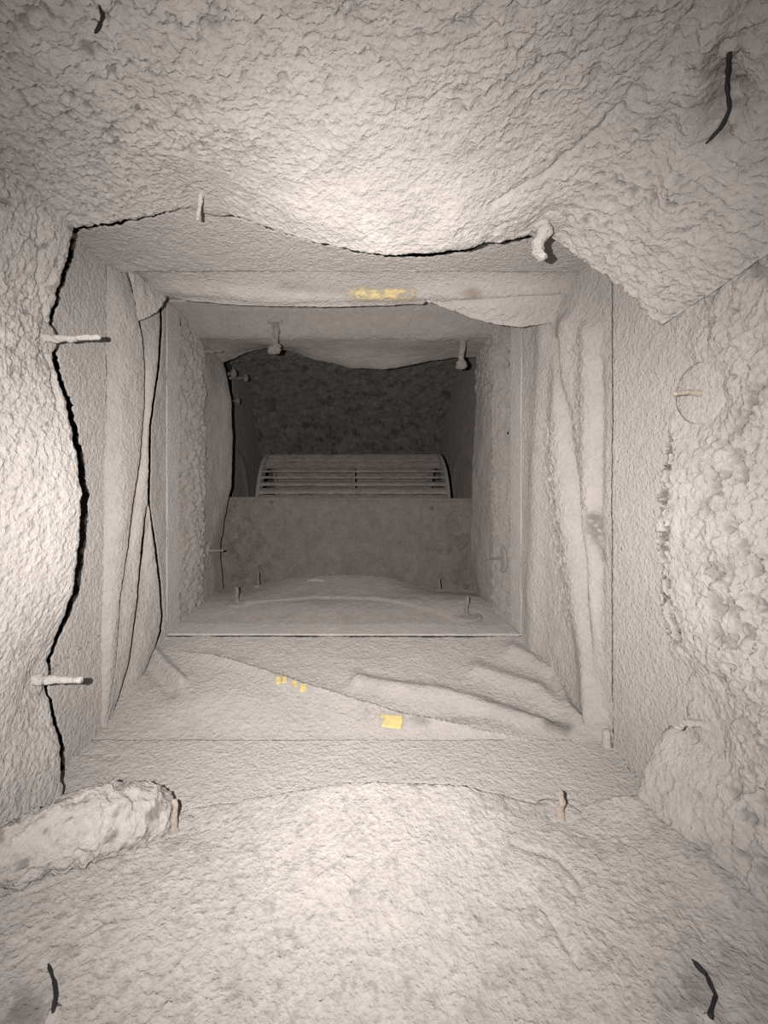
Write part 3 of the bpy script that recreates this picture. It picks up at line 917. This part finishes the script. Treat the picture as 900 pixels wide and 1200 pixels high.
for a, b in zip(vt[:-1], vt[1:]):
    n = len(a)
    for k in range(n):
        bm.faces.new((a[k], a[(k + 1) % n], b[(k + 1) % n], b[k]))
bm.faces.new(vt[0]); bm.faces.new(list(reversed(vt[-1])))
bmesh.ops.recalc_face_normals(bm, faces=bm.faces)
blade_me = bpy.data.meshes.new('blade'); bm.to_mesh(blade_me); bm.free()
blade_me.materials.append(M['wheel'])
for k in range(NB):
    o = link('blade', blade_me, wheel)
    o.matrix_local = Matrix.Rotation(2 * math.pi * k / NB + 0.02, 4, 'X') @ Matrix.Translation((0.003, 0, 0))
def ring(name, x, r0, r1, wdt, seg=72):
    bm = bmesh.new()
    prof = [(r0, -wdt / 2), (r1 - 0.001, -wdt / 2), (r1, -wdt / 2 + 0.001), (r1, wdt / 2 - 0.001), (r1 - 0.001, wdt / 2), (r0, wdt / 2)]
    rs = [[bm.verts.new((x + dx, r * math.cos(2 * math.pi * k / seg), r * math.sin(2 * math.pi * k / seg))) for r, dx in prof] for k in range(seg)]
    for k in range(seg):
        a, b = rs[k], rs[(k + 1) % seg]
        for j in range(len(prof)):
            j2 = (j + 1) % len(prof)
            bm.faces.new((a[j], b[j], b[j2], a[j2]))
    bmesh.ops.recalc_face_normals(bm, faces=bm.faces)
    me = bpy.data.meshes.new(name); bm.to_mesh(me); bm.free()
    me.materials.append(M['blower'])
    return link(name, me, wheel)
ring('end_ring', WX0 + 0.003, WR - 0.020, WR + 0.0025, 0.006)
ring('end_ring', WX1 + 0.003, WR - 0.020, WR + 0.0025, 0.006)
ring('centre_disc', 0.003, 0.012, WR - 0.012, 0.003)
sh = lathe('shaft', [(0, -0.22), (0.012, -0.22), (0.012, 0.2), (0, 0.2)], 16, M['dim_dirt'], wheel)
sh.rotation_euler = (0, math.pi / 2, 0)

# ================================================================== OUTER SHEETS (metal behind the liners, darkened so gaps read as shadow)
def shell(name, c, label, nu=2, nv=2):
    me = bpy.data.meshes.new(name)
    c = [Vector(k) for k in c]
    me.from_pydata(c, [], [(0, 1, 3, 2)])
    me.materials.append(M['tin'])
    o = link(name, me)
    tag(o, label, kind='structure')
    s = o.modifiers.new('t', 'SOLIDIFY'); s.thickness = 0.002; s.offset = 0
    return o
OX0, OX1, OZ0, OZ1 = -0.250, 0.232, -0.245, 0.215
shell('wall_outer_left', [(OX0, -0.15, OZ0), (OX0, -0.15, OZ1), (OX0, 1.10, OZ0), (OX0, 1.10, OZ1)], 'dark outer duct sheet behind the left liner')
shell('wall_outer_right', [(OX1, -0.15, OZ0), (OX1, -0.15, OZ1), (OX1, 0.70, OZ0), (OX1, 0.70, OZ1)], 'dark outer duct sheet behind the right liner')
shell('ceiling_outer', [(OX0, -0.15, OZ1), (OX1, -0.15, OZ1), (OX0, 0.70, OZ1), (OX1, 0.70, OZ1)], 'dark outer duct sheet above the liner')
shell('floor_outer', [(OX0, -0.15, OZ0), (OX1, -0.15, OZ0), (OX0, 0.70, OZ0), (OX1, 0.70, OZ0)], 'dark outer duct sheet below the liner')

# ================================================================== LINER PINS
def pin(surfkey, base_px, tip_px, label, group='liner fastening pins', length=0.018, r=0.0022, washer=0.019, cap=0.0, lift=0.0, rust=False, lean=0.0, tilt=(0, 0), cat='pin'):
    p, up = on_surf(surfkey, *base_px)
    up = Vector(up).normalized()
    e = empty('liner_pin')
    if tip_px is not None:
        # point along the wall normal whose projection comes nearest the tip
        best = None
        for L in np.linspace(0.006, 0.04, 35):
            q = p + up * L
            d = math.hypot(CX + F * q.x / q.y - tip_px[0], CY - F * q.z / q.y - tip_px[1])
            if best is None or d < best[0]: best = (d, L)
        length = best[1]
    q = up.to_track_quat('Z', 'Y')
    e.matrix_world = Matrix.Translation(p + up * lift) @ q.to_matrix().to_4x4()
    tag(e, label, cat, group)
    if washer:
        wr = washer
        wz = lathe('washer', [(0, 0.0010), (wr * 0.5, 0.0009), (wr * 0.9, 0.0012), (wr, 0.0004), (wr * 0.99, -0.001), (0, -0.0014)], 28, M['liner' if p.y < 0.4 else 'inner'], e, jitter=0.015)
        wz.rotation_euler = (tilt[0], tilt[1], 0)
    rt = r * 0.8
    prof = [(r * 1.9, -0.001), (r * 1.3, 0.0012), (r, length * 0.35), (rt, length * 0.7), (rt, length - rt * 0.6), (rt * 0.6, length - rt * 0.1), (0, length)]
    if cap:
        prof = [(r * 1.6, -0.001), (r, 0.002), (rt, length * 0.6), (rt, length - cap * 1.7), (cap * 0.8, length - cap * 1.3), (cap, length - cap * 0.6), (cap * 0.75, length - cap * 0.15), (0, length)]
    pr = np.array(prof)
    q = np.r_[0, np.cumsum(np.hypot(*np.diff(pr, axis=0).T))]
    tt = np.linspace(0, q[-1], 46)
    rad, zz = np.interp(tt, q, pr[:, 0]), np.interp(tt, q, pr[:, 1])
    th = np.linspace(0, 2 * math.pi, 19)
    G = np.stack([rad[:, None] * np.cos(th), rad[:, None] * np.sin(th) * 0.8, np.repeat(zz[:, None], 19, 1)], -1)
    seed = int(base_px[0] + base_px[1])
    bend = 0.5 * r * noise(np.stack([zz * 0 + seed, zz * 0, zz], -1), 180, seed)
    lumps = 1 + 0.38 * fbm(G + seed * 0.37, 420, 3, 0.6, seed)
    G[..., 0] = G[..., 0] * lumps + bend[:, None]
    G[..., 1] = G[..., 1] * lumps - 0.6 * bend[:, None]
    G[:, -1] = G[:, 0]
    mt = M['rust'] if rust else (M['metal'] if p.y < 0.4 else M['wheel'])
    s = link('shaft', grid_mesh('shaft', G, mt), e)
    s.rotation_euler = (lean, 0, 0)
    return e
pin('ceiling', (236, 226), (245, 262), 'pin hanging from the top liner edge above the left canvas', r=0.0016, washer=0.022)
pin('ceiling', (637, 262), (641, 308), 'thick dust-caked pin hanging from the top liner edge at the right', r=0.0050, washer=0.013)
pin('wall_left', (52, 395), (118, 395), 'upper sideways pin sticking out of the left liner edge', r=0.0024, washer=0.010)
pin('wall_left', (38, 797), (97, 797), 'lower sideways pin sticking out of the left liner edge', r=0.0028, washer=0.012)
pin('wall_right', (824, 461), (790, 461), 'upper pin with a pale round washer on the right liner', r=0.0020, washer=0.018, lift=0.0012, rust=True)
pin('wall_right', (828, 850), (788, 848), 'lower pin with a dusty washer on the right liner', r=0.0022, washer=0.013)
pin('floor', (204, 978), (208, 938), 'rust-tinged pin standing by the torn scrap at the bottom left', r=0.0020, washer=0.013, rust=True)
pin('floor', (658, 962), (661, 928), 'brown-stained pin standing at the right end of the bottom liner edge', r=0.0022, washer=0.016, rust=True)
def pin_shadow(surfkey, pts, label, r=0.0007):
    """black line laid on the liner for a pin and its shadow: pts are picture positions, base first"""
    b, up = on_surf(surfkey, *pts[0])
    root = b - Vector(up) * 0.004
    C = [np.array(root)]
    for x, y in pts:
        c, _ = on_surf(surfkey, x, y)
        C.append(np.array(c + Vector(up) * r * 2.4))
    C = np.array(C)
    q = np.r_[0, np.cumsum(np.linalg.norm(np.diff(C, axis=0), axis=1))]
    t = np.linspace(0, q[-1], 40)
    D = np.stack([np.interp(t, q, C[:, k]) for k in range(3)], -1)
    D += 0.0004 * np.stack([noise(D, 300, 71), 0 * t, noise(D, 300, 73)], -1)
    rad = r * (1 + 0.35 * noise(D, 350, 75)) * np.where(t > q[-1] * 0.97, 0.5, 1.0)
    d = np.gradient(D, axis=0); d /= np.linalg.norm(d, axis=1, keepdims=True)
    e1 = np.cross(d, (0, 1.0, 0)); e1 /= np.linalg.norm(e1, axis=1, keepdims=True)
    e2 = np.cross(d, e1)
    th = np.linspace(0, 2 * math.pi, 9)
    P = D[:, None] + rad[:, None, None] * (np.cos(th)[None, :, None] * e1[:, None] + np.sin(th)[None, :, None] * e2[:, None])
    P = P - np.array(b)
    e = empty('pin_shadow', b)
    link('shadow_line', grid_mesh('shadow_line', P, M['pin_shade']), e)  # black tube drawn along the shadow of a pin
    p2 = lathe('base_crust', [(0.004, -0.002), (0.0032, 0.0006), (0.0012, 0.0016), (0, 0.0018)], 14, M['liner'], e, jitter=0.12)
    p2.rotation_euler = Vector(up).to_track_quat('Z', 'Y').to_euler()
    tag(e, label, 'pin', 'black pin shadow lines')
pin_shadow('ceiling', [(119, 1), (121, 14), (113, 34)], 'bent black line for a pin and its shadow on the top liner in the upper left corner')
pin_shadow('ceiling', [(856, 56), (853, 90), (857, 124), (845, 146), (827, 163)], 'long hooked black line for a pin and its shadow at the upper right of the top liner', r=0.0008)
pin_shadow('floor', [(62, 1192), (65, 1172), (63, 1150), (58, 1134)], 'crooked black line for a pin and its shadow in the lower left corner', r=0.0007)
pin_shadow('floor', [(833, 1196), (838, 1172), (828, 1150), (811, 1131)], 'curved black line for a pin and its shadow in the lower right corner', r=0.0008)
g2 = 'inner liner pins'
pin('ceiling_inner', (323, 378), (323, 420), 'round-capped pin hanging at the left of the inner top liner', g2, r=0.0048, washer=0.010, cap=0.0085)
pin('ceiling_inner', (541, 398), (527, 440), 'round-capped pin hanging at the right of the inner top liner', g2, r=0.0042, washer=0.010, cap=0.0078)
pin('wall_inner_left', (240, 412), (261, 412), 'upper sideways pin on the inner left liner', g2, r=0.0022, washer=0.008)
pin('wall_inner_left', (244, 645), (262, 645), 'lower sideways pin on the inner left liner', g2, r=0.0022, washer=0.008)
pin('wall_inner_right', (588, 655), (566, 656), 'sideways pin with a round washer on the inner right liner', g2, r=0.0018, washer=0.017)
pin('floor_inner', (277, 707), (277, 688), 'short upright pin at the left of the inner bottom liner', g2, r=0.0028, washer=0.013)
pin('floor_inner', (547, 722), (547, 699), 'upright pin on a round washer at the right of the inner bottom liner', g2, r=0.0022, washer=0.018)
pin('floor_inner', (303, 687), (304, 670), 'small upright pin before the left of the blower plate', g2, r=0.0014, washer=0.006)
pin('floor_inner', (515, 692), (515, 678), 'small upright pin before the right of the blower plate', g2, r=0.0014, washer=0.006)

# knobs on the housing side beyond the inner left liner
for k, (x, y, L, r, lab) in enumerate(((272, 438, 0.71, 0.0085, 'largest dusty bolt head on the dark housing side at the left'), (286, 443, 0.75, 0.0075, 'bolt head deeper in the dark beside the largest one'), (276, 470, 0.74, 0.006, 'lowest small bolt head on the dark housing side at the left'))):
    e = empty('housing_bolt')
    e.location = (HX0 + 0.001, L, (CY - y) / F * L)
    e.rotation_euler = (0, math.pi / 2, 0)
    ln = ((x + 4 - CX) / F * L) - HX0
    lathe('head', [(r * 0.35, 0.0), (r * 0.35, max(ln - r * 0.9, 0.002)), (r * 0.9, max(ln - r * 0.8, 0.003)), (r, ln - r * 0.4), (r * 0.7, ln), (0, ln + 0.001)], 14, M['blower'], e, jitter=0.06)
    tag(e, lab, 'bolt', 'bolts on the housing side')

e = empty('frame_bolt')
p, up = on_surf('canvas_floor', 706, 890)
e.location = Vector((0.196, 0.318, BZ0 + 0.001))
lathe('shank', [(0.0032, -0.001), (0.0030, 0.006), (0.0026, 0.011), (0, 0.012)], 10, M['metal'], e, jitter=0.05)
tag(e, 'stubby upright bolt in the lower right corner of the canvas', 'bolt')

# ================================================================== LOOSE PIECES
def lumpy(name, pts, radii, mat, nseg=40, seed=0, amp=0.003, flat=0.7):
    """a rolled scrap along a path of 3D points"""
    pts = np.array(pts, float)
    s = np.r_[0, np.cumsum(np.linalg.norm(np.diff(pts, axis=0), axis=1))]; s /= s[-1]
    n = 110
    t = np.linspace(0, 1, n)
    C = np.stack([np.interp(t, s, pts[:, k]) for k in range(3)], -1)
    R = np.interp(t, s, radii)
    R = R * np.sqrt(np.clip(1 - (2 * np.clip(np.abs(t - 0.5) - 0.42, 0, 1) / 0.16) ** 2, 0.0, 1))
    d = np.gradient(C, axis=0); d /= np.linalg.norm(d, axis=1, keepdims=True)
    e1 = np.cross(d, (0, 0, 1.0)); e1 /= np.linalg.norm(e1, axis=1, keepdims=True)
    e2 = np.cross(e1, d)
    th = np.linspace(0, 2 * math.pi, nseg * 2)
    P = C[:, None] + R[:, None, None] * (np.cos(th)[None, :, None] * e1[:, None] + flat * np.sin(th)[None, :, None] * e2[:, None])
    o = P - C[:, None]
    L = np.maximum(np.linalg.norm(o, axis=-1, keepdims=True), 1e-6)
    uv = np.stack([np.repeat(th[None], n, 0) * 0.012, np.repeat(t[:, None], nseg * 2, 1) * 0.1], -1)
    h = amp * fbm(P, 90, 4, 0.65, seed) + 0.0016 * flakes(uv + 0.002 * noise(P, 100, seed)[..., None], 170, (0.5, 0.8), seed + 3)
    P = P + o / L * (h * np.clip(R / 0.01, 0, 1)[:, None])[..., None]
    P[:, -1] = P[:, 0]
    T = np.zeros(P.shape[:2] + (4,))
    tint_add(T, 0.7 * sstep(0.2, 0.5, fbm(P, 150, 3, 0.6, seed + 9)), (0.163, 0.152, 0.141))
    return link(name, grid_mesh(name, P, mat, T))
o = lumpy('liner_scrap', [P3(-60, 1012, 0.196), P3(30, 992, 0.208), P3(100, 966, 0.222), P3(160, 954, 0.238), P3(198, 958, 0.248)], [0.012, 0.0145, 0.0175, 0.0175, 0.012], M['liner'], seed=401, flat=0.9, amp=0.0045)
tag(o, 'rolled torn scrap of dusty liner lying in the lower left corner', 'liner scrap')
p, up = on_surf('floor_inner', 370, 682)
o = lumpy('debris_piece', [(p.x - 0.013, p.y, p.z + 0.002), (p.x, p.y - 0.001, p.z + 0.0035), (p.x + 0.014, p.y, p.z + 0.002)], [0.004, 0.005, 0.003], M['inner'], nseg=10, seed=411, amp=0.001)
tag(o, 'small pale chip of debris on the humped inner bottom liner', 'debris')

def chip(px, py, wx, wy, rot, label):
    p, up = on_surf('canvas_floor', px, py)
    bm = bmesh.new()
    rnd = random.Random(int(px * 7 + py))
    top = []
    for (a, b) in ((-1, -1), (0, -1.1), (1, -0.9), (1.05, 0), (0.95, 1), (0.1, 0.95), (-1, 1), (-0.95, 0.1)):
        top.append((a * wx * (1 + rnd.uniform(-.15, .15)), b * wy * (1 + rnd.uniform(-.15, .15))))
    vb = [bm.verts.new((x, y, -0.0005)) for x, y in top]
    vtp = [bm.verts.new((x * 0.92, y * 0.92, 0.0016 + rnd.uniform(-.0003, .0003))) for x, y in top]
    bm.faces.new(vtp); bm.faces.new(list(reversed(vb)))
    for k in range(8):
        bm.faces.new((vb[k], vb[(k + 1) % 8], vtp[(k + 1) % 8], vtp[k]))
    bmesh.ops.recalc_face_normals(bm, faces=bm.faces)
    me = bpy.data.meshes.new('yellow_chip'); bm.to_mesh(me); bm.free()
    me.materials.append(M['yellow'])
    o = link('yellow_chip', me)
    o.location = p + Vector((0, 0, 0.0012)); o.rotation_euler = (0.25, 0, rot)
    tag(o, label, 'foam chip', 'yellow foam chips on the canvas')
chip(460, 847, 0.0078, 0.0050, -0.2, 'largest yellow chip, on the middle of the bottom canvas')
chip(326, 799, 0.0024, 0.003, 0.1, 'leftmost tiny yellow chip on the bottom canvas crease')
chip(333, 799, 0.0022, 0.003, 0.3, 'second tiny yellow chip from the left on the canvas crease')
chip(345, 803, 0.0022, 0.0026, 0.5, 'third tiny yellow chip from the left on the canvas crease')
chip(355, 808, 0.0030, 0.0036, 0.2, 'yellow chip at the right end of the small row on the crease')

# every mesh carries the (empty) tint layer its dust material reads
for me in bpy.data.meshes:
    if 'tint' not in me.attributes:
        a = me.attributes.new('tint', 'FLOAT_COLOR', 'POINT')
        a.data.foreach_set('color', np.zeros(len(me.vertices) * 4, np.float32))
